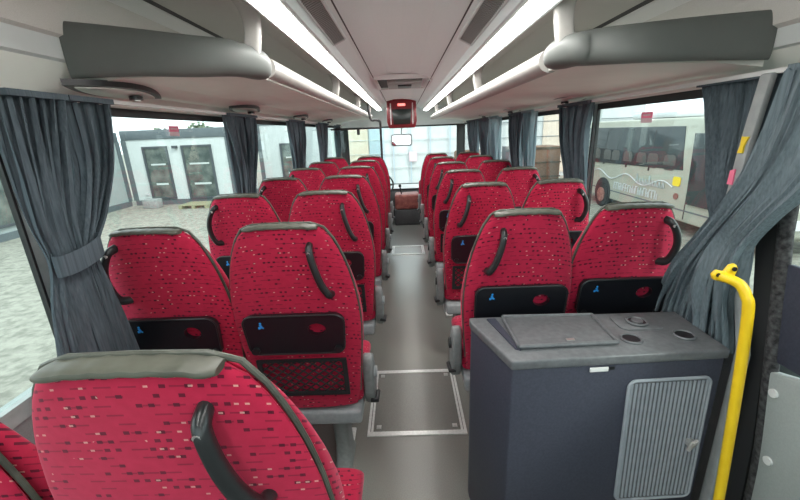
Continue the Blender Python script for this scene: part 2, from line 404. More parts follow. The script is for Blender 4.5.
def make_seat(side, pos):
    """side -1 left of the aisle, +1 right; pos 'aisle' or 'window'; seat local origin at floor under the rear face"""
    RECL[0] = .125 if side < 0 else .16; zb0 = .40 if side < 0 else .475
    wk = 1.0 if side < 0 else .94
    ais = -side            # direction of the aisle in x
    o = thing('bus_seat', 'x', 'seat')
    loft_back(0, 0, .046, 1.170, zb0, .012, wk).build('seat_back', 'red_fabric', o, smooth=True)
    loft_back(.001, .036, .145, 1.160, zb0 + .05, 0, wk).build('back_cushion', 'red_fabric', o, smooth=True)
    # piping round the rim, down both sides
    pts = []
    zt = [zb0 + .06 + (1.16 - zb0 - .06) * i / 18 for i in range(19)] 
    for z in zt: pts.append((interp(HW, z) * wk - .0005, yb(z) + .038, z))
    top = [(.112, 1.170), (.09, 1.178), (0, 1.180)]
    for x, z in top: pts.append((x, yb(z) + .036, z - .002))
    pts = pts + [(-x, y, z) for x, y, z in pts[::-1][1:]]
    MB().tube(pts, .0048, 8).build('piping', 'piping_vinyl', o, smooth=True)
    # head trim: soft vinyl roll over the top edge
    rs = []
    for i in range(21):
        t = i / 20; x = lerp(-.112, .112, t); e = 1 if .04 < t < .96 else .72
        zc = 1.171 - .007 * (abs(x) / .112) ** 3; pr = []
        for k in range(16):
            a = 2 * math.pi * k / 16
            c, s_ = math.cos(a), math.sin(a)
            pr.append((x,   .019 + .023 * e * math.copysign(abs(c) ** .7, c), zc + .0080 * e * math.copysign(abs(s_) ** .7, s_) + .001 * math.sin(t * 40)))
        rs.append(pr)
    MB().rings(rs).build('head_trim', 'olive_vinyl', o, smooth=True)
    # grab handle on the back
    if pos == 'aisle': hp = [(.084, 1.106), (.086, 1.092), (.092, 1.052), (.101, 1.01), (.113, .965), (.129, .928), (.135, .920)]
    else: hp = [(-.112, 1.118), (-.122, 1.106), (-.143, 1.065), (-.154, 1.02), (-.153, .975), (-.140, .932), (-.120, .922)]
    outs = [.012, -.016, -.024, -.027, -.025, -.016, .014]
    if side > 0: hp = [(-x * (.95 if pos == 'aisle' else .9), 1.118 - (1.118 - z) * .84) for x, z in hp]
    pts = [(x, yb(z) + q, z) for (x, z), q in zip(hp, outs)]
    sm = []
    for i in range(len(pts) - 1):
        for k in range(4):
            p0, p1, p2, p3 = [Vector(pts[max(0, min(len(pts) - 1, j))]) for j in (i - 1, i, i + 1, i + 2)]; t = k / 4
            sm.append(.5 * ((2 * p1) + (p2 - p0) * t + (2 * p0 - 5 * p1 + 4 * p2 - p3) * t * t + (3 * p1 - p0 - 3 * p2 + p3) * t ** 3))
    sm.append(Vector(pts[-1]))
    h = MB().tube(sm, [.0150 if 2 < i < len(sm) - 3 else .0145 for i in range(len(sm))], 12, flat=.75, up=(1, 0, 0))
    hd = h.build('grab_handle', 'handle_plastic', o, smooth=True)
    sx = -1 if pos == 'window' else 1
    bolt = MB().disc((hp[1][0], yb(hp[1][1]) - .029, hp[1][1] - .006), (0, 1, .1), .0055, .006, 10); bolt.build('bolt', 'latch', hd)
    # folding tray, with its round hole
    tdz = .048 if side > 0 else .006; n = 24; tw, z0, z1 = .168, .682 + tdz, .845 + tdz
    outer = rrect(-tw, tw, z0, z1, .034, 5)
    outer = [(x * (1 if z > .76 else .965), z) for x, z in outer]
    hx, hz, hr = .075, .785 + tdz, .0245
    def yface(z, d): return yb(z) + d
    bm = bmesh.new()
    def lay(d):
        vo = [bm.verts.new((x, yface(z, d), z)) for x, z in outer]
        vi = [bm.verts.new((hx + hr * 1.25 * math.cos(2 * math.pi * k / n), yface(hz + hr * math.sin(2 * math.pi * k / n), d), hz + hr * math.sin(2 * math.pi * k / n))) for k in range(n)]
        eo = [bm.edges.new((vo[k], vo[(k + 1) % n])) for k in range(len(vo) - 0)] if len(vo) == n else [bm.edges.new((vo[k], vo[(k + 1) % len(vo)])) for k in range(len(vo))]
        ei = [bm.edges.new((vi[k], vi[(k + 1) % n])) for k in range(n)]
        bmesh.ops.triangle_fill(bm, use_beauty=True, edges=eo + ei)
        return vo, vi
    a1, a2 = lay(-.022); b1, b2 = lay(-.002)
    for A, B in ((a1, b1), (a2, b2)):
        for k in range(len(A)): bm.faces.new((A[k], A[(k + 1) % len(A)], B[(k + 1) % len(A)], B[k]))
    bmesh.ops.recalc_face_normals(bm, faces=bm.faces)
    me = bpy.data.meshes.new('tray'); bm.to_mesh(me); bm.free(); me.materials.append(M['tray_black'])
    tr_ = bpy.data.objects.new('tray', me); C.objects.link(tr_); tr_.parent = o
    # rim of the tray + feet
    rimp = [(x, yface(z, -.022), z) for x, z in outer]; rimp.append(rimp[0])
    MB().tube(rimp, .0035, 6).build('tray_rim', 'handle_plastic', tr_, smooth=True)
    for sx in (-1, 1):
        MB().disc((sx * .140, yb(.70) - .026, .702 + tdz), (0, 1, .1), .013, .022, 16).build('tray_catch', 'black_plastic', tr_, smooth=True)
    # blue pictogram
    m_ = MB()
    def dot(x, z, r_): m_.disc((x, yb(z) - .0235, z), (0, 1, .115), r_, .001, 10)
    dot(-.108, .822 + tdz, .0055)
    for poly in ([(-.116, .814), (-.106, .816), (-.100, .800), (-.110, .797)], [(-.110, .804), (-.094, .797), (-.097, .790), (-.113, .796)], [(-.122, .800), (-.114, .804), (-.110, .790), (-.121, .788)]):
        m_.prism(poly, lambda u, v, w_: (u, yb(v + tdz) + w_, v + tdz), -.0235, -.0226)
    m_.v = [(-.108 + (x + .108) * .72, y, .805 + tdz + (z - .805 - tdz) * .72) for x, y, z in m_.v]
    m_.build('pictogram', 'blue_mark', tr_)
    # net pocket
    zt_, zb_ = (.650, .475) if side < 0 else (.705, .555); nw = .158
    nf = MB()
    for (xa, xb, za, zb2) in ((-nw, nw, zt_ - .012, zt_), (-nw, nw, zb_, zb_ + .018), (-nw, -nw + .016, zb_ + .018, zt_ - .012), (nw - .016, nw, zb_ + .018, zt_ - .012)):
        nf.prism([(xa, za), (xb, za), (xb, zb2), (xa, zb2)], lambda u, v, w_: (u, yb(v) + w_, v), -.010, -.001)
    np_ = nf.build('net_pocket', 'net_black', o)
    ne = MB(); st = .037; hh = (zt_ - zb_) / 2; zc = (zt_ + zb_) / 2; k = -nw - 2 * hh
    while k < nw + .2:
        for sg in (1, -1):
            # line x = k + sg*(z-zc)*1.15
            seg = []
            za, zb2 = zb_ + .012, zt_ - .008
            for q in range(13):
                z = lerp(za, zb2, q / 12); x = k + sg * (z - zc) * 1.15
                if abs(x) < nw - .008: seg.append((x, yb(z) - .006, z))
            if len(seg) > 1:
                ne.tube([seg[0], seg[-1]], .0034, 4)
        k += st
    ne.build('net', 'net_black', np_)
    # seat pan, base, leg
    rs = []
    for i, y in enumerate([.16, .175, .20, .30, .44, .50, .525, .535]):
        w = .196; zt2 = .468 + zb0 - .40 + [0, .006, .004, -.004, .004, .002, -.008, -.03][i]; zb2 = .375 + zb0 - .40 + [0, 0, 0, 0, 0, 0, .004, .02][i]
        cz, hz2 = (zt2 + zb2) / 2, (zt2 - zb2) / 2; rr = []
        for k2 in range(28):
            a = 2 * math.pi * (k2 + .5) / 28; c, s_ = math.cos(a), math.sin(a)
            rr.append((w * math.copysign(abs(c) ** .4, c), y, cz + hz2 * math.copysign(abs(s_) ** .5, s_)))
        rs.append(rr)
    MB().rings(rs).build('seat_cushion', 'red_fabric', o, smooth=True)
    bs = MB(); bs.box(-.19, .19, .10, .50, zb0 - .09, zb0 - .022)
    base = bs.build('seat_base', 'seat_metal', o, bevel=.014, seg=3)
    ex = ais * .198
    if pos == 'aisle':
        # recliner cover
        cp = []
        for k2 in range(28):
            a = 2 * math.pi * k2 / 28; cp.append((.215 + .056 * math.cos(a) * (1 + .25 * (math.sin(a) < 0)), zb0 + .065 + (.115 if math.sin(a) > 0 else .15) * math.sin(a)))
        rc = MB().prism(cp, lambda u, v, w_: (ex + ais * w_, u - (v - .475) * .18, v), .0, .040).build('recliner_cover', 'grey_plastic', o, bevel=.010, seg=3)
        MB().disc((ex + ais * .044, .205, zb0 + .09), (1, 0, 0), .024, .014, 18).build('recliner_knob', 'black_plastic' if side > 0 else 'seat_metal', rc, smooth=True)
        MB().tube([(ex + ais * .028, .16, zb0 - .02), (ex + ais * .046, .17, zb0 - .03), (ex + ais * .048, .24, zb0 - .035)], .009, 10).build('recliner_lever', 'black_plastic', rc, smooth=True)
        lg = MB(); lx = ais * .085
        lg.rings([[(lx + p[0] * k3, .25 + p[1] * k4, z) for p in rrect(-.5, .5, -.5, .5, .2, 3)] for z, k3, k4 in ((zb0 - .085, .085, .20), (.27, .066, .13), (.12, .060, .11), (.03, .066, .14), (.0, .072, .20))])
        lg.build('leg', 'grey_plastic', o, smooth=True)
        MB().box(lx - .028, lx + .028, .10, .42, .0005, .014).build('floor_rail', 'aluminium', o, bevel=.003)
    else:
        MB().box(*sorted((-ais * .16, -ais * .198)), .16, .40, .30, .36).build('wall_bracket', 'grey_plastic', o, bevel=.008)
        lg = MB(); lx = -ais * .02
        lg.rings([[(lx + p[0] * k3, .25 + p[1] * k4, z) for p in rrect(-.5, .5, -.5, .5, .2, 3)] for z, k3, k4 in ((zb0 - .085, .085, .20), (.27, .066, .13), (.12, .060, .11), (.03, .066, .14), (.0, .072, .20))])
        lg.build('leg', 'grey_plastic', o, smooth=True)
    return o
protos = {}
YL0, YR0 = 1.19 - .72, 1.275
def place(side, pos, x, y, label):
    key = (side, pos)
    if key not in protos: o = protos[key] = make_seat(side, pos)
    else: o = copy_tree(protos[key])
    o.location = (x, y, 0); o['label'] = label
    o['group'] = 'red patterned passenger seats on the %s side' % ('left' if side < 0 else 'right')
    return o
for k in range(7):
    y = YL0 + .72 * k
    front = 'farthest row, ' if k == 6 else ''
    la = 'red patterned seat beside the aisle on the left, %srow %s from the back' % (front, ordn(k))
    lw = 'red patterned seat beside the left windows, %srow %s from the back' % (front, ordn(k))
    if k == 0: la = 'red aisle seat on the left with curled olive trim, nearest and largest seat'; lw = 'red window seat cut off at the lower left corner, nearest row on the left'
    if k == 1: la = 'red left aisle seat behind the net pocket, directly in front of the nearest seat'; lw = 'red left window seat beside the tied curtain, with handle on its window side'
    oa = place(-1, 'aisle', -.408 if k else -.368, y - (0 if k else .055), la); ow = place(-1, 'window', -.848, y - (0 if k else .055), lw)
    if k == 0: oa.scale = (1.07, 1, 1)
for k in range(6):
    y = YR0 + .72 * k
    front = 'farthest row, ' if k == 5 else ''
    ra = 'red patterned seat beside the aisle on the right, %srow %s from the cabinet' % (front, ordn(k))
    rw = 'red patterned seat beside the right windows, %srow %s from the cabinet' % (front, ordn(k))
    if k == 0: ra = 'large red aisle seat standing right behind the dark cabinet'; rw = 'large red window seat behind the cabinet, next to the swept back curtain'
    place(1, 'aisle', .418, y, ra); place(1, 'window', .820, y + (.04 if k == 0 else .02), rw)

# ------------------------------------------------------------ luggage racks
YE = 6.6
def catm(pts, n=5):
    sm = []
    for i in range(len(pts) - 1):
        for k in range(n):
            p0, p1, p2, p3 = [Vector(pts[max(0, min(len(pts) - 1, j))]) for j in (i - 1, i, i + 1, i + 2)]; t = k / n
            sm.append(.5 * ((2 * p1) + (p2 - p0) * t + (2 * p0 - 5 * p1 + 4 * p2 - p3) * t * t + (3 * p1 - p0 - 3 * p2 + p3) * t ** 3))
    sm.append(Vector(pts[-1])); return sm
for s, nm in ((-1, 'left'), (1, 'right')):
    yc, yw = (1.47, 1.265) if s < 0 else (1.32, 1.155)
    dz = 0
    rk = thing('luggage_rack', 'long cream overhead luggage rack with dark end cap, %s side of the bus' % nm, 'luggage rack', (s * .75, yc, tz(s * .75, 1.66)))
    ox, oy, oz = s * .75, yc, tz(s * .75, 1.66)
    def T(x, y, z): return (s * x - ox, y - oy, tz(s * x, z) - oz)
    # shelf
    b = MB(); rs = []
    for y0f in range(8):
        rr = []
        for x, z in ((.50, 1.640), (.70, 1.638), (.90, 1.625), (1.005, 1.600), (1.005, 1.640), (.70, 1.655), (.50, 1.66)):
            ys_ = lerp(yc, yw + .0, (x - .5) / .5) if x > .5 else yc
            y = lerp(ys_ + .02, YE, y0f / 7); rr.append(T(x, y, z))
        rs.append(rr)
    b.rings(rs).build('shelf', 'cream_panel', rk)
    MB().tube([T(.505, yc + .10, 1.678), T(.505, YE, 1.678)], .040, 20, flat=.95).build('rail', 'rail_cream', rk, smooth=True)
    # end cap, tapering tube into a deep lip at the wall
    path = [(.505, yc + .05, 1.678, .041, .041), (.505, yc + .01, 1.678, .045, .046), (.525, yc - .05, 1.68, .047, .048), (.565, yc - .09 if s < 0 else yc - .06, 1.683, .044, .052),
            (.66, lerp(yc, yw, .45) - .04 , 1.682, .032, .056), (.82, lerp(yc, yw, .72) - .02, 1.688, .020, .062), (1.0, yw, 1.690, .010, .070)]
    rs = []; P5 = []
    xyz = catm([(p[0], p[1], p[2]) for p in path]); rad = catm([(p[3], p[4], 0) for p in path])
    for i, p in enumerate(xyz):
        d = (xyz[min(i + 1, len(xyz) - 1)] - xyz[max(i - 1, 0)]); d.z = 0; d.normalize(); a = Vector((d.y, -d.x, 0)); rr = []
        for k in range(20):
            t = 2 * math.pi * k / 20; c, s_ = math.cos(t), math.sin(t)
            q = p + a * rad[i].x * math.copysign(abs(c) ** .8, c); rr.append(T(q.x, q.y, q.z + rad[i].y * math.copysign(abs(s_) ** .8, s_)))
        rs.append(rr)
    MB().rings(rs).build('end_cap', 'cap_grey', rk, smooth=True)
    for k in range(4):
        y = (yc - .03 if k == 0 else (1.62 if s < 0 else 1.15) + 1.5 * k)
        cs_ = catm([(.505, 1.69, 0), (.492, 1.74, 0), (.486, 1.79, 0), (.492, 1.835, 0), (.505, 1.862, 0)], 4); rs = []
        for i, c_ in enumerate(cs_):
            q = i / (len(cs_) - 1); hw_, hd = .030 - .006 * math.sin(q * 3.14) + .012 * q * q, .016 + .01 * q * q
            rs.append([T(c_.x + hw_ * u, y + hd * v - .01 * q, c_.y) for u, v in rrect(-1, 1, -1, 1, .45, 3)])
        MB().rings(rs).build('bracket', 'rail_cream', rk, smooth=True)
    # lamp strip
    li = thing('strip_light', 'long glowing white ceiling light strip above the %s luggage rack' % nm, 'strip light', (s * .369 + CX, 3.5, tz(s * .369, 1.785)))
    oz2 = tz(s * .373, 1.785)
    rr0 = []
    ends = (YR + .1, 6.4)
    secs = [(-.036, .007), (-.035, -.003), (-.030, -.014), (0, -.022), (.030, -.014), (.035, -.003), (.036, .007)]
    MB().rings([[(x, y - 3.5, z) for x, z in secs] for y in ends]).build('diffuser', 'lamp_strip', li, smooth=True)
    for xx in (-.039, .039):
        MB().box(xx - .003, xx + .003, ends[0] - 3.5, ends[1] - 3.5, -.006, .006).build('lamp_trim', 'white_trim', li)
    # curtain track
    tk = MB().box(s * .985 - .012, s * .985 + .012, YR + .05, 6.8, tz(s, 1.567), tz(s, 1.579)).build('curtain_track', 'white_trim')
    tag(tk, 'thin white curtain track along the top of the %s windows' % nm, 'curtain track')
    # air vent in the ceiling
    av = thing('air_vent', 'dark louvred air vent in the ceiling beside the %s light strip' % nm, 'air vent')
    vy0, vy1 = .2, 1.92
    def V(t, d): # across the sloped fascia
        x = lerp(.308, .254, t); z = lerp(1.829, 1.855, t) - d; return x, z
    av.location = (s * .285, (vy0 + vy1) / 2, tz(s * .285, 1.845))
    L0 = av.location
    def VP(t, y, d): x, z = V(t, d); return (s * x + CX - L0.x, y - L0.y, tz(s * x, z) - L0.z)
    b = MB(); b.rings([[VP(0.03, y, .001), VP(.97, y, .001), VP(.97, y, .004), VP(.03, y, .004)] for y in (vy0, vy1)]); b.build('vent_backing', 'vent_dark', av)
    b = MB(); nsl = 95
    for k in range(nsl):
        y = vy0 + .02 + (vy1 - vy0 - .04) * k / (nsl - 1)
        b.rings([[VP(t, y, .004), VP(t, y + .006, .004), VP(t, y + .006, .009), VP(t, y, .009)] for t in (.05, .95)])
    b.build('louvres', 'vent_metal', av)
    b = MB()
    for ta, tb in ((-.05, .05), (.95, 1.05)):
        b.rings([[VP(ta, y, .001), VP(tb, y, .001), VP(tb, y, .011), VP(ta, y, .011)] for y in (vy0, vy1)])
    b.rings([[VP(t, vy1 - .01, .001), VP(t, vy1 + .01, .001), VP(t, vy1 + .01, .011), VP(t, vy1 - .01, .011)] for t in (.05, .95)])
    b.build('vent_frame', 'grey_band', av)

# service panels under the racks
def lens_poly(hx, hy, n=24):
    p = []
    for k in range(n + 1):
        t = -1 + 2 * k / n; p.append((hx * (1 - t * t), hy * t))
    for k in range(n - 1, 0, -1):
        t = -1 + 2 * k / n; p.append((-hx * (1 - t * t), hy * t))
    return p
sp_pos = [(-1, 1.43), (-1, 2.55), (-1, 3.92), (-1, 5.3), (1, 2.40), (1, 3.62), (1, 4.8)]
for i, (s, y) in enumerate(sp_pos):
    x = s * .975
    where = ('left' if s < 0 else 'right')
    kk = (i if s < 0 else i - 4)
    sv = thing('service_panel', 'pointed oval lamp and air nozzle panel under the %s rack, %s from the camera' % (where, ordn(kk) if kk else 'nearest one'), 'service panel', (x, y, 1.609 - .012 * s), 0, 'passenger lamp panels under the racks')
    P = lens_poly(.062, .24); tilt = s * .16
    f = lambda u, v, w_: (u, v, w_ - u * tilt)
    MB().prism(P, f, -.006, .012).build('bezel', 'black_plastic', sv)
    MB().prism([(u * .78, v * .82) for u, v in P], f, -.010, -.004).build('housing', 'lens_pale', sv, bevel=.002)
    nz_ = MB().disc((.006, .07, -.018), (0, 0, 1), .022, .012, 20).build('air_nozzle', 'black_plastic', sv, smooth=True)
    MB().disc((.006, .07, -.025), (0, 0, 1), .014, .006, 16).build('nozzle_core', 'latch', nz_, smooth=True)

# ------------------------------------------------------------ ceiling console, monitor, mirror, partition
cz = thing('ceiling_hatch', 'dark recessed ventilation hatch in the ceiling, just before the red monitor', 'ceiling hatch', (.035, 3.72, 1.868))
b = MB()
for a in ((-.25, .25, -.40, -.37), (-.25, .25, .37, .40), (-.25, -.23, -.37, .37), (.23, .25, -.37, .37)): b.box(*a, -.016, .02)
b.build('hatch_frame', 'white_trim', cz, bevel=.003)
MB().box(-.23, .23, -.37, .37, .0, .015).build('hatch_cover', 'vent_dark', cz)
MB().box(-.15, .15, -.20, .22, -.030, .0).build('handle_plate', 'vent_metal', cz, bevel=.008)
MB().box(-.06, .06, -.12, .10, -.040, -.030).build('fan_switch', 'black_plastic', cz, bevel=.004)
MB().disc((.205, -.30, -.014), (0, 0, 1), .022, .02, 14).build('lock_knob', 'latch', cz)
tv = thing('monitor', 'red boxed monitor hanging from the ceiling at the front', 'monitor', (0, 5.92, 1.50))
pr = [(-.19, 0), (.19, 0), (.215, .09), (.21, .40), (-.21, .40), (-.215, .09)]
MB().prism(pr, lambda u, v, w_: (u, w_, v), -.06, .10).build('housing', 'tv_red', tv, bevel=.014, seg=3)
MB().prism([(-.12, .05), (.12, .05), (.14, .26), (-.14, .26)], lambda u, v, w_: (u, w_, v), -.072, -.058).build('screen', 'screen', tv, bevel=.004)
for sx in (-1, 1): MB().box(*sorted((sx * .150, sx * .166)), -.068, -.058, .05, .34).build('side_fin', 'aluminium' if sx > 0 else 'aluminium', tv, bevel=.003)
MB().box(-.055, .055, -.068, -.058, .30, .335).build('lit_display', 'tv_led', tv)
mr = thing('rear_view_mirror', 'small rounded driver mirror hanging under the red monitor', 'mirror', (-.015, 5.9, 1.33))
MB().prism(rrect(-.155, .155, -.085, .085, .035), lambda u, v, w_: (u, w_, v), -.015, .02).build('mirror_housing', 'grey_plastic', mr, bevel=.005)
MB().prism(rrect(-.138, .138, -.068, .068, .028), lambda u, v, w_: (u, w_, v), -.0175, -.0155).build('mirror_glass', 'mirror_glass', mr)
MB().tube([(0, .02, .06), (.0, .03, .12), (.01, .03, .17)], .008, 8).build('mirror_arm', 'grey_plastic', mr)
pt = thing('driver_partition', 'black tube driver partition rail at the front left of the aisle', 'partition', (-.56, 5.4, -.03))
MB().tube(catm([(.27, 0, 0), (.27, 0, 1.2), (.27, 0, 1.54), (.265, 0, 1.62), (.21, 0, 1.64), (.14, 0, 1.66), (.12, 0, 1.89)], 4), .016, 10).build('post', 'rubber', pt, smooth=True)
MB().tube([(-.40, 0, 1.54), (.27, 0, 1.54)], .014, 10).build('cross_bar', 'rubber', pt, smooth=True)
MB().tube([(-.03, -.01, 1.46), (-.03, -.01, 1.54)], .02, 8).build('clamp', 'rubber', pt)
MB().box(-.40, .26, -.004, .004, 0.65, 1.52).build('clear_screen', 'glass', pt)
MB().box(-.40, .26, -.015, .015, .02, .65).build('lower_panel', 'wall_lining', pt, bevel=.004)

# dashboard etc.
ds = thing('dashboard', 'dark bus dashboard under the windscreen', 'dashboard', (0, 6.74, .0))
MB().prism([(-.16, -.028), (.24, -.028), (.24, .49), (.05, .50), (-.08, .46), (-.16, .34)], lambda u, v, w_: (w_, u, v), -.98, .98).build('dash_body', 'dash_black', ds, bevel=.02, seg=3)
MB().prism([(-.04, .50), (.22, .525), (.22, .545), (-.04, .507)], lambda u, v, w_: (w_, u, v), -.80, .85).build('dash_top', 'panel_white', ds)
ec = thing('gear_console', 'maroon topped gear console with black base beside the driver', 'console', (.03, 6.36, -.03))
MB().box(-.20, .22, -.18, .20, 0, .26).build('base', 'dash_black', ec, bevel=.02)
MB().box(-.19, .21, -.17, .19, .26, .50).build('top_box', 'dash_maroon', ec, bevel=.03, seg=3)
MB().tube([(-.08, -.05, .50), (-.10, -.08, .62)], .010, 8).build('gear_stick', 'black_plastic', ec)
MB().disc((-.10, -.083, .64), (0, 0, 1), .022, .04, 12).build('gear_knob', 'black_plastic', ec, smooth=True)
cs = thing('folding_seat', 'small red folding crew seat at the front beside the door', 'seat', (.42, 6.3, -.03))
MB().prism(rrect(-.18, .18, .1, .72, .06), lambda u, v, w_: (u, w_, v), 0, .09).build('folded_cushion', 'red_fabric', cs, bevel=.02, seg=3)
MB().box(-.16, .16, -.02, .0, .05, .10).build('hinge_plate', 'seat_metal', cs)
MB().box(-.03, .03, .02, .07, 0, .12).build('leg', 'seat_metal', cs)
sw = thing('steering_wheel', 'black steering wheel in front of the driver partition', 'steering wheel', (-.40, 6.36, .62))
ang = [2 * math.pi * k / 32 for k in range(33)]
MB().tube([(.22 * math.cos(a), .13 * math.sin(a), .17 * math.sin(a)) for a in ang], .014, 8).build('rim', 'black_plastic', sw, smooth=True)
MB().tube([(-.21, 0, 0), (0, .02, -.01), (.21, 0, 0)], .012, 8).build('spoke', 'black_plastic', sw, smooth=True)
MB().tube([(0, 0, 0), (0, .30, -.22)], .03, 10).build('column', 'black_plastic', sw)

# ------------------------------------------------------------ curtains
CXO = .022
def curtain(name_label, s, rows, npl, seed, material='curtain_cloth', strap=None, xoff=None, group='grey blue window curtains'):
    """rows: (z, y_a, y_b, x, amp)"""
    rnd = random.Random(seed)
    nv, nu = 46, npl * 14
    ph = [rnd.uniform(-.5, .5) for _ in range(npl + 2)]; am = [rnd.uniform(.55, 1.25) for _ in range(npl + 2)]
    rows = [(r[0], r[1], r[2], r[3], r[4] * 1.5) for r in sorted(rows, key=lambda r: -r[0])]; npl = max(4, int(npl * .62))
    zt, zb = rows[0][0], rows[-1][0]
    pts = catm([(r[1], r[2], r[3]) for r in rows], 12); zs = catm([(r[0], r[4], 0) for r in rows], 12)
    b = MB(); vs = []; m = len(pts)
    for j in range(m):
        ya, yb_, x0 = pts[j]; z = zs[j].x; amp = zs[j].y
        for i in range(nu + 1):
            u = i / nu; c = u * npl; k = int(c); f = c - k
            a = lerp(am[k], am[k + 1], f); p = lerp(ph[k], ph[k + 1], f)
            w_ = math.sin(2 * math.pi * c + p + .5 * math.sin(2.2 * z * 3 + seed)) 
            w2 = math.sin(5.1 * math.pi * c + seed + z * 4) * .25
            w_ = math.copysign(abs(w_) ** .75, w_); w2 += .22 * math.sin(11.3 * math.pi * c + seed * 2 + z * 7)
            dx = amp * a * (w_ + w2)
            dy = amp * .65 * math.sin(4 * math.pi * c + p * 2) * a
            vs.append((s * (x0 + CXO * (s < 0 or rows[0][3] > .95) + dx) , lerp(ya, yb_, u) + dy, z + .004 * math.sin(c * 3)))
    fs = [(j * (nu + 1) + i, j * (nu + 1) + i + 1, (j + 1) * (nu + 1) + i + 1, (j + 1) * (nu + 1) + i) for j in range(m - 1) for i in range(nu)]
    ox, oy, oz = s * rows[0][3], (rows[0][1] + rows[0][2]) / 2, zt
    vs = [(x - ox, y - oy, z - oz) for x, y, z in vs]
    b.add(vs, fs)
    root = thing('curtain', name_label, 'curtain', (ox, oy, oz), 0, group)
    me = b.build('drape', material, root, smooth=True)
    for p in me.data.polygons: p.use_smooth = True
    # hem tape at the top
    hb = MB().box(-.010, .010, min(rows[0][1], rows[0][2]) - oy, max(rows[0][1], rows[0][2]) - oy, -.004, .012); hb.build('heading_tape', material, root)
    if strap:
        z, ya, yb_, x, h, dzz = strap; sb = MB(); ring_ = []
        cy = (ya + yb_) / 2; hy = abs(yb_ - ya) / 2; rs = []
        for k in range(33):
            a = 2 * math.pi * k / 32; px = s * (x + .034 * math.cos(a)) - ox; py = cy + hy * math.sin(a) - oy
            zz = z + dzz * math.sin(a) - oz
            nx, ny = s * math.cos(a) * .003, math.sin(a) * .003
            rs.append([(px, py, zz - h / 2), (px + nx, py + ny, zz - h / 2), (px + nx, py + ny, zz + h / 2), (px, py, zz + h / 2)])
        sb.rings(rs).build('tieback', 'curtain_cloth', root, smooth=True)
    return root
ZC = 1.565
# left, first pillar: two drapes tied together
curtain('dark grey-blue curtain half nearest the camera at the left, tied by a strap', -1,
        [(tz(-1, ZC), .985, 1.165, .955, .014), (1.40, .98, 1.115, .955, .015), (1.25, .98, 1.080, .955, .014), (1.13, .995, 1.08, .955, .012), (1.0, .965, 1.07, .955, .015), (.84, .945, 1.07, .955, .018), (.71, .93, 1.07, .955, .018)], 10, 1,
        strap=(1.145, .985, 1.140, .955, .060, .014))
curtain('dark grey-blue curtain half hanging right next to the nearest left one', -1,
        [(tz(-1, ZC), 1.17, 1.345, .955, .014), (1.40, 1.175, 1.30, .955, .015), (1.25, 1.130, 1.215, .955, .014), (1.13, 1.088, 1.135, .955, .011), (1.0, 1.08, 1.15, .955, .015), (.84, 1.085, 1.165, .955, .018), (.70, 1.09, 1.18, .955, .018)], 8, 2)
names = ['second', 'third', 'fourth', 'fifth']
for i, (yc_, w, seed) in enumerate(((2.46, .21, 3), (3.72, .25, 4), (4.95, .30, 5), (6.1, .15, 6))):
    curtain('grey-blue curtain gathered at the %s window pillar along the left side' % names[i], -1,
            [(tz(-1, ZC), yc_ - w, yc_ + w, .96, .014), (1.40, yc_ - w * .8, yc_ + w * .75, .96, .018), (1.22, yc_ - w * .7, yc_ + w * .3, .96, .018), (1.10, yc_ - w * .75, yc_ + w * .1, .96, .016), (.95, yc_ - w * .8, yc_ + w * .15, .96, .02), (.76, yc_ - w, yc_ + w * .2, .96, .022)], 9, seed)
# right side
curtain('dark grey-blue curtain hanging in front of the slanted post at the right', 1,
        [(tz(1, ZC), 1.095, 1.375, .985, .012), (1.40, 1.11, 1.31, .985, .013), (1.25, 1.11, 1.235, .965, .014), (1.12, 1.09, 1.185, .965, .014), (1.0, 1.08, 1.20, .965, .015), (.86, 1.09, 1.24, .965, .016), (.74, 1.10, 1.26, .965, .016)], 11, 11)
curtain('large pale grey-blue curtain swept forward over the window behind the cabinet, beside the yellow rail', 1,
        [(tz(1, ZC), .80, 1.005, .930, .014), (1.42, .83, 1.02, .930, .016), (1.30, .88, 1.055, .930, .016), (1.20, .95, 1.105, .925, .014), (1.10, 1.02, 1.180, .938, .016), (1.0, 1.035, 1.255, .950, .022), (.90, 1.03, 1.325, .968, .022), (.82, 1.02, 1.375, .978, .018), (.76, 1.01, 1.39, .980, .018)], 22, 12, 'curtain_swept')
for i, (yc_, w, seed, pale) in enumerate(((2.30, .20, 13, 0), (3.46, .19, 14, 0), (3.12, .13, 15, 1), (4.82, .28, 16, 0), (4.28, .20, 17, 1), (5.6, .40, 18, 0))):
    lab = ['dark curtain at the pillar left of the parked minibus, right side windows', 'dark curtain at the third right side pillar from the camera', 'translucent curtain painted pale as if sunlit, just right of the third right pillar', 'dark curtain at the fourth right side pillar', 'translucent curtain painted pale as if sunlit, beside the fourth right pillar', 'grey curtain at the farthest right side window'][i]
    curtain(lab, 1,
            [(tz(1, ZC), yc_ - w, yc_ + w, .96, .014), (1.40, yc_ - w * .8, yc_ + w * .75, .96, .018), (1.22, yc_ - w * .8, yc_ + w * .3, .96, .018), (1.10, yc_ - w * .9, yc_ + w * .05, .96, .016), (.95, yc_ - w, yc_ - w * .1, .96, .02), (.76, yc_ - w * 1.2, yc_ - w * .0, .96, .022)], 8, seed, 'curtain_lit_tint' if pale else 'curtain_cloth')

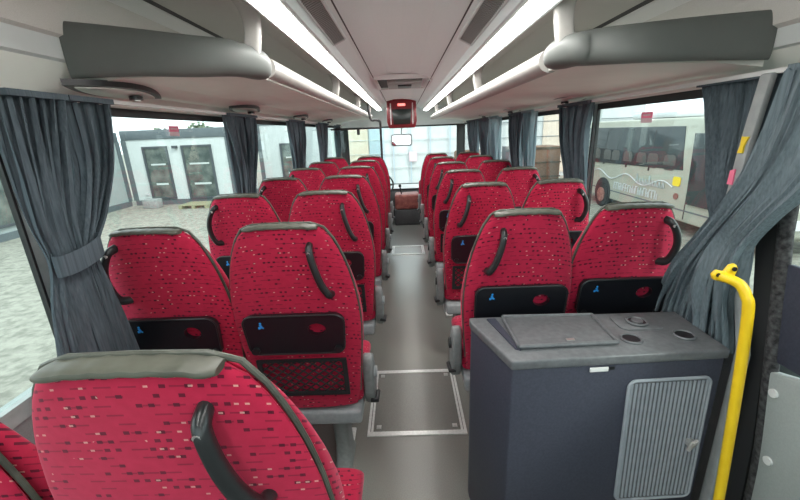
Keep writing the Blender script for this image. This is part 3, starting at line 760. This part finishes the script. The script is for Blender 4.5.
# stickers on windows
for s, y, z, nm in ((-1, 1.89, 1.503, 'left'), (1, 1.79, 1.478, 'right')):
    st = thing('emergency_sticker', 'small pinkish red safety sticker at the top of the %s window' % nm, 'sticker', (s * 1.076, y, z))
    MB().prism(rrect(-.040, .040, -.013, .013, .003), lambda u, v, w_: (w_ * s, u, v), -.0015, 0).build('red_field', 'red_mark', st)
    MB().prism(rrect(-.040, .040, -.032, -.0135, .003), lambda u, v, w_: (w_ * s, u, v), -.0012, 0).build('pale_field', 'pale_pink', st)
    b = MB()
    for k in range(7): b.box(*sorted((-s * .0024, -s * .0016)), -.027 + k * .008, -.021 + k * .008, -.003, .004)
    b.build('lettering', 'pale_pink', st)

# ------------------------------------------------------------ right rear: post, handrail, door
po = MB().rings([[(.958 + dx, y + dy, z) for dx, dy in ((0, -.018), (.02, -.018), (.02, .018), (0, .018))] for y, z in ((1.105, 1.56), (1.125, 1.38), (1.135, 1.22), (1.06, 1.05), (.985, .80), (.98, .002))])
pob = po.build('corner_post', 'post_grey', bevel=.006); tag(pob, 'slanted grey post between the two right hand curtains, with yellow and red tags', 'post')
ym = MB().prism([(1.125, 1.355), (1.143, 1.355), (1.139, 1.375), (1.143, 1.40), (1.120, 1.40), (1.127, 1.375)], lambda u, v, w_: (w_, u - (1.38 - v) * -.12 - .01, v), .953, .957); ym.build('yellow_tag', 'yellow_mark', pob)
MB().prism([(1.130, 1.265), (1.148, 1.265), (1.146, 1.305), (1.130, 1.31)], lambda u, v, w_: (w_, u, v), .953, .957).build('red_tag', 'red_mark', pob)
hr = thing('handrail', 'bright yellow tubular handrail standing right of the cabinet', 'handrail', (.887, .87, 0))
pts = catm([(-.055, .095, 1.050), (-.032, .06, 1.042), (-.022, .04, 1.015), (-.014, .03, .96), (-.003, .015, .70), (.010, .0, .34), (.02, -.01, .002)], 6)
MB().tube(pts, .0130, 16).build('tube', 'yellow_paint', hr, smooth=True)
fl = MB(); fl.prism([(-.070, 1.040), (-.076, 1.055), (-.066, 1.067), (-.045, 1.062), (-.034, 1.080), (-.020, 1.083), (-.012, 1.070), (-.022, 1.025)], lambda u, v, w_: (u, .095 + w_, v), -.006, .006)
flo = fl.build('mounting_plate', 'yellow_paint', hr, bevel=.003)
for x, z in ((-.062, 1.054), (-.024, 1.070)): MB().disc((x, .088, z), (0, 1, 0), .006, .006, 10).build('screw', 'black_plastic', flo)
sl = MB().tube(catm([(1.0, 1.02, 1.55), (1.0, .997, 1.242), (1.0, .974, 1.085), (1.0, .93, .80), (1.0, .891, .529), (1.0, .877, .33), (1.0, .86, .02)], 5), .019, 12, flat=.8).build('door_seal', 'fuzzy_seal', smooth=True)
tag(sl, 'black brushed door seal running down right of the yellow handrail', 'seal')
b = MB().prism([(1.02, 1.55), (.985, 1.10), (.955, .80), (.92, .53), (.885, .02), (1.0, .02), (1.0, .8), (1.06, 1.10), (1.10, 1.55)], lambda u, v, w_: (w_, u, v), 1.0, 1.028)
dj = b.build('door_jamb', 'rubber'); tag(dj, 'black door jamb strip behind the yellow handrail', 'door jamb')
dp = thing('door_2', 'x', 'door', (1.0, .60, .02)); del dp['label']; del dp['category']; struct(dp)
MB().prism([(.262, .0), (.325 - .60 + .60 - .005, .76), (.245, .785), (-.9, .80), (-.9, 0)], lambda u, v, w_: (w_, u, v), -.012, .014).build('door_panel', 'door_panel_grey', dp, bevel=.006)
MB().prism(rrect(-.35, .195, .35, .64, .06), lambda u, v, w_: (w_, u, v), -.018, -.012).build('recess_panel', 'door_panel_grey', dp, bevel=.005)
for y, z in ((.290, .71), (.255, .515), (.225, .30)): MB().disc((-.014, y, z), (1, 0, 0), .012, .008, 14).build('screw_cap', 'white_trim', dp, smooth=True)
MB().prism([(.325, .79), (.355, 1.06), (-.9, 1.08), (-.9, .81)], lambda u, v, w_: (w_, u, v), -.004, .012).build('dark_glass', 'cabinet_navy', dp, bevel=.004)

# ------------------------------------------------------------ cabinet
cb = thing('refreshment_cabinet', 'dark grey plastic refreshment cabinet with roller door, standing right of the aisle', 'cabinet', (.60, 1.10, 0))
def cp(dx=0.0):
    return [(.222 - dx - .6, 1.245 + dx * .3 - 1.1), (.222 - dx - .6, 1.21 - 1.1), (.297 - dx * .6 - .6, .972 - dx - 1.1), (.935 + dx - .6, 1.0 - dx - 1.1), (.94 + dx - .6, 1.245 + dx * .3 - 1.1)]
f3 = lambda u, v, w_: (u, v, w_)
MB().prism(cp(0), f3, .0, .772).build('body', 'cabinet_navy', cb, bevel=.006)
top = MB().prism(cp(.006), f3, .772, .803).build('worktop', 'cabinet_top', cb, bevel=.006, seg=3)
# lid
lb = MB(); 
MB().prism([(-.325, .125), (-.295, .125), (-.285 + .02, -.08), (-.30 + .02, -.07)], f3, .802, .808).build('side_groove', 'cabinet_navy', top)
LP = [(-.268, -.072), (.033, -.062), (.040, .122), (-.268, .128)]
lid = MB().prism(LP, f3, .8025, .812).build('lid', 'cabinet_top', top, bevel=.004)
fr_ = MB()
q = [Vector((x, y, .813)) for x, y in LP]
for i in range(4): fr_.tube([q[i], q[(i + 1) % 4]], .006, 8)
fr_.build('lid_rim', 'cabinet_top', lid, smooth=True)
MB().box(-.113, -.088, -.045, -.034, .812, .815).build('lid_catch', 'latch', lid)
sq = rrect(.095, .235, .02, .12, .025)
MB().prism(sq, f3, .8025, .807).build('burner_recess', 'cabinet_top', top, bevel=.002)
for (x, y, r_) in ((.165, .066, .030), (.092, -.032, .029), (.264, -.020, .029)):
    a = [2 * math.pi * k / 24 for k in range(25)]; dz_ = .006 if r_ == .030 else 0
    ch = MB().tube([(x + r_ * math.cos(t), y + r_ * math.sin(t), .806 + dz_) for t in a], .004, 6).build('cup_holder', 'cabinet_top', top, smooth=True)
    MB().disc((x, y, .8035 + dz_), (0, 0, 1), r_ - .003, .003, 24).build('cup_well', 'cup_dark', ch)
MB().disc((.165, .066, .813), (0, 0, 1), .018, .006, 18).build('well_button', 'cabinet_top', top, smooth=True)
# front direction: from (-.303,-.128) to (.335,-.10)
fa = math.atan2(.028, .638)
def FF(u, v, w_):   # u along the front from its left edge, w out of the face
    return (-.303 + u * math.cos(fa) + w_ * math.sin(fa), -.128 + u * math.sin(fa) - w_ * math.cos(fa), v)
MB().prism([(.23, .752), (.285, .752), (.285, .766), (.23, .766)], FF, .002, .006).build('lid_tab', 'white_trim', cb, bevel=.001)
MB().prism([(.29, .755), (.305, .755), (.305, .765), (.29, .765)], FF, .001, .004).build('lid_hinge', 'black_plastic', cb)
DR = [(x - .0, z) for x, z in rrect(.355, .605, .235, .70, .022, 5)]
DR = [(u + (.70 - v) * .03, v + .012) for u, v in DR]
dr = MB().prism(DR, FF, -.002, .004).build('roller_door', 'cabinet_top', cb)
rb = MB()
for k in range(19):
    u = .365 + k * .0128
    rb.tube([FF(u, .702, .0045), FF(u + .013, .259, .0045)], .0038, 6)
rb.build('slats', 'shutter_grey', dr, smooth=True)
rp = [FF(u, v, .005) for u, v in DR]; rp.append(rp[0])
MB().tube(rp, .005, 6).build('door_rim', 'shutter_grey', dr, smooth=True)
kn = MB().disc(FF(.580, .475, .012), Vector(FF(0, 0, 1)) - Vector(FF(0, 0, 0)), .014, .018, 14)
kn.tube([FF(.570, .452, .018), FF(.580, .478, .020), FF(.596, .487, .018)], [.006, .008, .006], 8)
kn.build('door_latch', 'latch', dr, smooth=True)

# ------------------------------------------------------------ outside
GZ = -.95
b = MB(); n = 60; vs = []
for j in range(n + 1):
    for i in range(n + 1):
        x = -60 + 120 * i / n; y = -30 + 120 * j / n; vs.append((x, y, GZ))
b.add(vs, [(j * (n + 1) + i, j * (n + 1) + i + 1, (j + 1) * (n + 1) + i + 1, (j + 1) * (n + 1) + i) for j in range(n) for i in range(n)])
struct(b.build('ground', 'gravel'))

def office(label, loc, L, rz, openings, h=2.45, fascia=.34, wall='container_white', depth=2.4):
    """front face along local +x, facing local -y"""
    o = thing('container_office', label, 'building', loc, rz)
    MB().box(0, L, .0, depth, .02, h).build('wall', wall, o)
    MB().box(-.06, L + .06, -.05, depth + .05, h, h + fascia).build('fascia', 'container_grey', o, bevel=.02)
    MB().box(-.03, L + .03, -.03, depth, 0, .20).build('base_beam', 'container_grey', o)
    for x in (0, L): MB().box(x - .09, x + .09, -.035, .15, .20, h).build('corner_post', 'container_grey', o)
    for (x0, x1, z0, z1, kind) in openings:
        nm = 'door' if kind == 'door' else 'window'
        fb = MB(); q = .075
        for a in ((x0, x0 + q, z0, z1), (x1 - q, x1, z0, z1), (x0 + q, x1 - q, z1 - q, z1), (x0 + q, x1 - q, z0, z0 + q)): fb.box(a[0], a[1], -.06, .03, a[2], a[3])
        d = fb.build(nm, 'win_frame_dark', o)
        MB().box(x0 + q, x1 - q, -.02, -.005, z0 + q, z1 - q).build('pane', 'window_scene', d)
        if kind == 'door':
            MB().box(x0 + q + .15, x1 - q - .1, -.03, -.021, (z0 + z1) / 2 + .3, (z0 + z1) / 2 + .36).build('shelf_line', 'container_white', d)
            MB().box(x0 + q + .2, x1 - q - .15, -.035, -.021, z0 + .55, z0 + .62).build('table_line', 'container_white', d)
    return o
of1 = office('white office container with two dark framed glass doors, seen through the left window', (-10.55, 15.0, GZ), 3.95, 0,
       [(.66, 1.62, .22, 2.22, 'door'), (2.15, 3.30, .19, 2.22, 'door')], h=2.48, fascia=.34)
MB().box(1.86, 2.02, -.14, 0, 2.12, 2.22).build('wall_lamp', 'win_frame_dark', of1)
MB().box(.42, .54, -.05, 0, .40, .48).build('wall_socket', 'panel_white', of1)
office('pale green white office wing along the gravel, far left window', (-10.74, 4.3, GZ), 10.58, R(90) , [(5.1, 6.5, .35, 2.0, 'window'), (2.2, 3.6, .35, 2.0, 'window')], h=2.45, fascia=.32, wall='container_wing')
office('distant white container with a dark door beyond the second left window', (-6.45, 17.9, GZ), 3.4, 0, [(.9, 2.0, .2, 2.1, 'door')], h=2.9, fascia=.15)
def tree(label, x, y, h, cr_, seed):
    o = thing('tree', label, 'tree', (x, y, GZ)); rnd = random.Random(seed)
    MB().tube([(0, 0, 0), (.05, 0, h * .4), (0, .05, h * .8)], [.16, .11, .05], 8).build('trunk', 'bark', o)
    b = MB()
    for k in range(700):
        a = rnd.uniform(0, 6.28); e = rnd.uniform(-1, 1); rr = cr_ * rnd.uniform(.45, 1) * (1 + .25 * math.sin(3 * a + seed))
        c = Vector((rr * math.cos(a) * math.sqrt(1 - e * e), rr * math.sin(a) * math.sqrt(1 - e * e), h * .72 + rr * e * 1.1))
        u = Vector((rnd.uniform(-1, 1), rnd.uniform(-1, 1), rnd.uniform(-1, 1))).normalized(); v = u.orthogonal().normalized(); q = .17
        b.add([c - u * q, c + v * q * .6, c + u * q, c - v * q * .6], [(0, 1, 2, 3)])
    b.build('foliage', 'tree_green', o)
tree('round leafy tree rising above the office container', -12.3, 24.5, 3.45, .75, 2)
tree('slim leafy tree left of the round one above the office container', -15.0, 24.8, 3.35, .6, 5)
cbk = MB().box(-.28, .28, -.18, .18, 0, .34).build('concrete_block', 'concrete', bevel=.03, loc=(-9.5, 14.3, GZ)); tag(cbk, 'pale grey block on the gravel in front of the office doors', 'block')
pl = thing('wooden_pallet', 'low yellowish pallet lying before the right office door', 'pallet', (-7.7, 14.2, GZ))
for k in range(6): MB().box(-.55, .55, -.42 + k * .15, -.31 + k * .15, .11, .135).build('board', 'pallet', pl)
for k in range(3): MB().box(-.55 + k * .48, -.43 + k * .48, -.42, .44, 0, .109).build('bearer', 'pallet', pl)

# minibus
mb = thing('minibus', 'parked champagne coloured minibus with dark windows, seen through the right window', 'minibus', (6.0, 7.05, GZ))
# local: x 0..2.1 (away), y 0..6.2 ; side face x=0
side = [ (6.3, .28), (6.7, .45), (6.8, .9), (6.75, 1.6), (6.6, 2.1), (6.4, 2.38), (6.0, 2.46), (1.4, 2.46), (.85, 2.42), (.50, 2.15), (.02, 1.5), (-.5, 1.2), (-.75, .85), (-.7, .4), (-.5, .28)]
# rounded section: narrower at the roof
def SB(u, v, w_):
    ins = .0 if v < 1.2 else .10 * ((v - 1.2) / 1.26) ** 1.6
    x = ins if w_ == 0 else 2.05 - ins
    return (x, u, v)
MB().prism(side, SB, 0, 1).build('body', 'bus_champagne', mb, bevel=.05, seg=3)
def sg(y0, y1, z0, z1, y0t=None, y1t=None, name='side_window', m='bus_glass', r=.08):
    y0t = y0 if y0t is None else y0t; y1t = y1 if y1t is None else y1t
    def fx(v): return -.012 + (.10 * ((max(v, 1.2) - 1.2) / 1.26) ** 1.6)
    pts = [(y0, z0 + (.07 if name == 'side_window' else 0)), (y1, z0 - (.06 if name == 'side_window' else 0)), (y1t, z1), (y0t, z1)]
    b = MB(); b.rings([[(fx(v) + d, u, v) for u, v in pts] for d in ((-.05 if name == 'door_window' else 0), .05)])
    return b.build(name, m, mb, bevel=.012)
sg(1.38, 6.45, 1.30, 2.28, 1.62, 6.25, 'side_window')
for y in (2.55, 3.55, 4.75): sg(y, y + .05, 1.25, 2.21, name='window_bar', m='rubber')
for k in range(8):
    y = 1.85 + k * .56 + .06 * math.sin(k * 2.1)
    MB().prism(rrect(-.20, .20, 0, .34, .10), lambda u, v, w_: (w_, u + y, v + 1.33), -.002, .012).build('seat_head', 'bus_seat_grey', mb, bevel=.004)
sg(.30, 1.06, .70, 2.14, .78, 1.22, 'door_window'); 
# door seams, stripe, wheel arches, wheels, lettering marks
for y in (.20, 1.12): MB().box(-.008, .01, y, y + .02, .35, 1.2).build('door_seam', 'rubber', mb)
MB().box(-.01, .01, .05, 5.95, .52, .55).build('side_moulding', 'container_grey', mb)
b = MB()
pts = [(-.012, 1.6 + .1 * k, .98 + .10 * math.sin(k * .42)) for k in range(38)]
b.tube(pts, .014, 5); b.build('wave_stripe', 'panel_white', mb)
rl = random.Random(4)
b = MB()      # illegible pale lettering on the lower side
for k in range(17):
    y = 4.0 - k * .115; hgt = .17 + .03 * rl.random()
    b.tube([(-.012, y, .62), (-.012, y, .62 + hgt)], .014, 5)
    q = rl.random()
    if q < .6: b.tube([(-.012, y, .62 + hgt), (-.012, y - .07, .62 + hgt)], .012, 5)
    if q > .3: b.tube([(-.012, y - .07, .62), (-.012, y - .07, .62 + hgt * .7)], .012, 5)
    if .2 < q < .8: b.tube([(-.012, y, .71), (-.012, y - .06, .71)], .012, 5)
b.build('side_lettering', 'panel_white', mb)
b = MB()      # dark script above it
for k in range(9):
    y = 3.0 - k * .13; hh = .24 if k in (0, 4) else .14
    b.tube([(-.012, y, .90), (-.012, y - .03, .90 + hh)], .016, 5)
    b.tube([(-.012, y - .03, .90 + hh), (-.012, y - .08, .91)], .016, 5)
b.build('side_script', 'frame_grey', mb)
MB().prism(rrect(1.38, 1.62, 1.02, 1.22, .05), lambda u, v, w_: (w_, u, v), -.014, .0).build('yellow_badge', 'yellow_mark', mb)
for y in (-.05, 4.62):
    ar = MB().disc((-.004, y, .42), (1, 0, 0), .44, .03, 28).build('wheel_arch', 'rubber', mb)
    wh = MB().disc((.06, y, .36), (1, 0, 0), .36, .20, 28).build('wheel', 'tyre', mb, smooth=True)
    MB().disc((-.045, y, .36), (1, 0, 0), .21, .03, 20).build('hub', 'hub_rust', wh, smooth=True)
MB().disc((-.01, 1.45, .80), (1, 0, 0), .07, .02, 14).build('fuel_cap', 'hub_rust', mb)
MB().tube([(-.02, .22, 1.45), (-.16, .20, 1.42), (-.20, .25, 1.36)], .02, 6).build('mirror_arm', 'rubber', mb)
MB().box(-.27, -.14, .18, .30, 1.05, 1.38).build('wing_mirror', 'rubber', mb, bevel=.02)
MB().box(.35, 1.7, 2.4, 4.2, 2.47, 2.62).build('roof_unit', 'panel_white', mb, bevel=.05)
MB().box(.12, 1.93, -.77, -.70, .55, .72).build('bumper_lamp', 'panel_white', mb)

# brown stacked loads behind, pale hall, distant front buildings
ct = thing('timber_stack', 'stacked brown timber crate right of the pale hall', 'crate', (5.05, 14.2, GZ))
MB().box(-.52, .60, 0, 1.2, .1, 1.70).build('crate_body', 'timber_brown', ct, bevel=.02)
for z in (.12, .62, 1.12, 1.62): MB().box(-.54, .62, -.03, 0, z, z + .05).build('batten', 'bark', ct)
c2 = MB().box(-.35, .35, 0, 1.0, 0, 1.72).build('steel_bin', 'crate_grey', bevel=.02, loc=(4.15, 14.25, GZ)); tag(c2, 'dark grey bin beside the brown crate', 'bin')
c3 = MB().box(-.7, .7, 0, 1.0, 0, 1.62).build('storage_box', 'timber_brown', bevel=.08, loc=(2.7, 14.6, GZ)); tag(c3, 'rust brown storage box left of the grey bin', 'box')
hall = thing('warehouse_hall', 'large pale hall with peach siding behind the crates at the right', 'building', (2.6, 19.5, GZ))
MB().box(0, 9, 0, 4, 0, 5.2).build('wall', 'panel_white', hall)
MB().box(4.2, 6.2, -.05, 0, .2, 4.6).build('siding_panel', 'siding_peach', hall)
for z in (1.2, 1.9, 2.6, 3.3, 4.0): MB().box(0, 9, -.07, -.05, z, z + .03).build('panel_joint', 'container_grey', hall)
MB().box(6.3, 6.9, -.12, 0, 0, 4.8).build('downpipe', 'frame_grey', hall)
fh = thing('factory_building', 'pale building with peach and blue cladding in front of the bus', 'building', (-2.9, 16.2, GZ))
MB().box(0, 6.4, 0, 3, 0, 4.6).build('wall', 'panel_white', fh)
MB().box(.45, 1.50, -.06, 0, .1, 4.2).build('peach_cladding', 'siding_peach', fh)
MB().box(1.55, 2.15, -.06, 0, .1, 4.2).build('blue_cladding', 'panel_blue', fh)
for z in (1.0, 1.55, 2.1, 2.65, 3.2): MB().box(.45, 6.4, -.09, -.06, z, z + .018).build('cladding_joint', 'grey_band', fh)
for x in (2.5, 3.2, 4.0, 4.8): MB().box(x, x + .04, -.1, -.06, 0, 4.2).build('window_mullion', 'panel_blue', fh)
MB().box(3.15, 3.46, -.12, -.06, 1.22, 1.60).build('pink_panel', 'pale_pink', fh)  # small plain pink panel on the wall
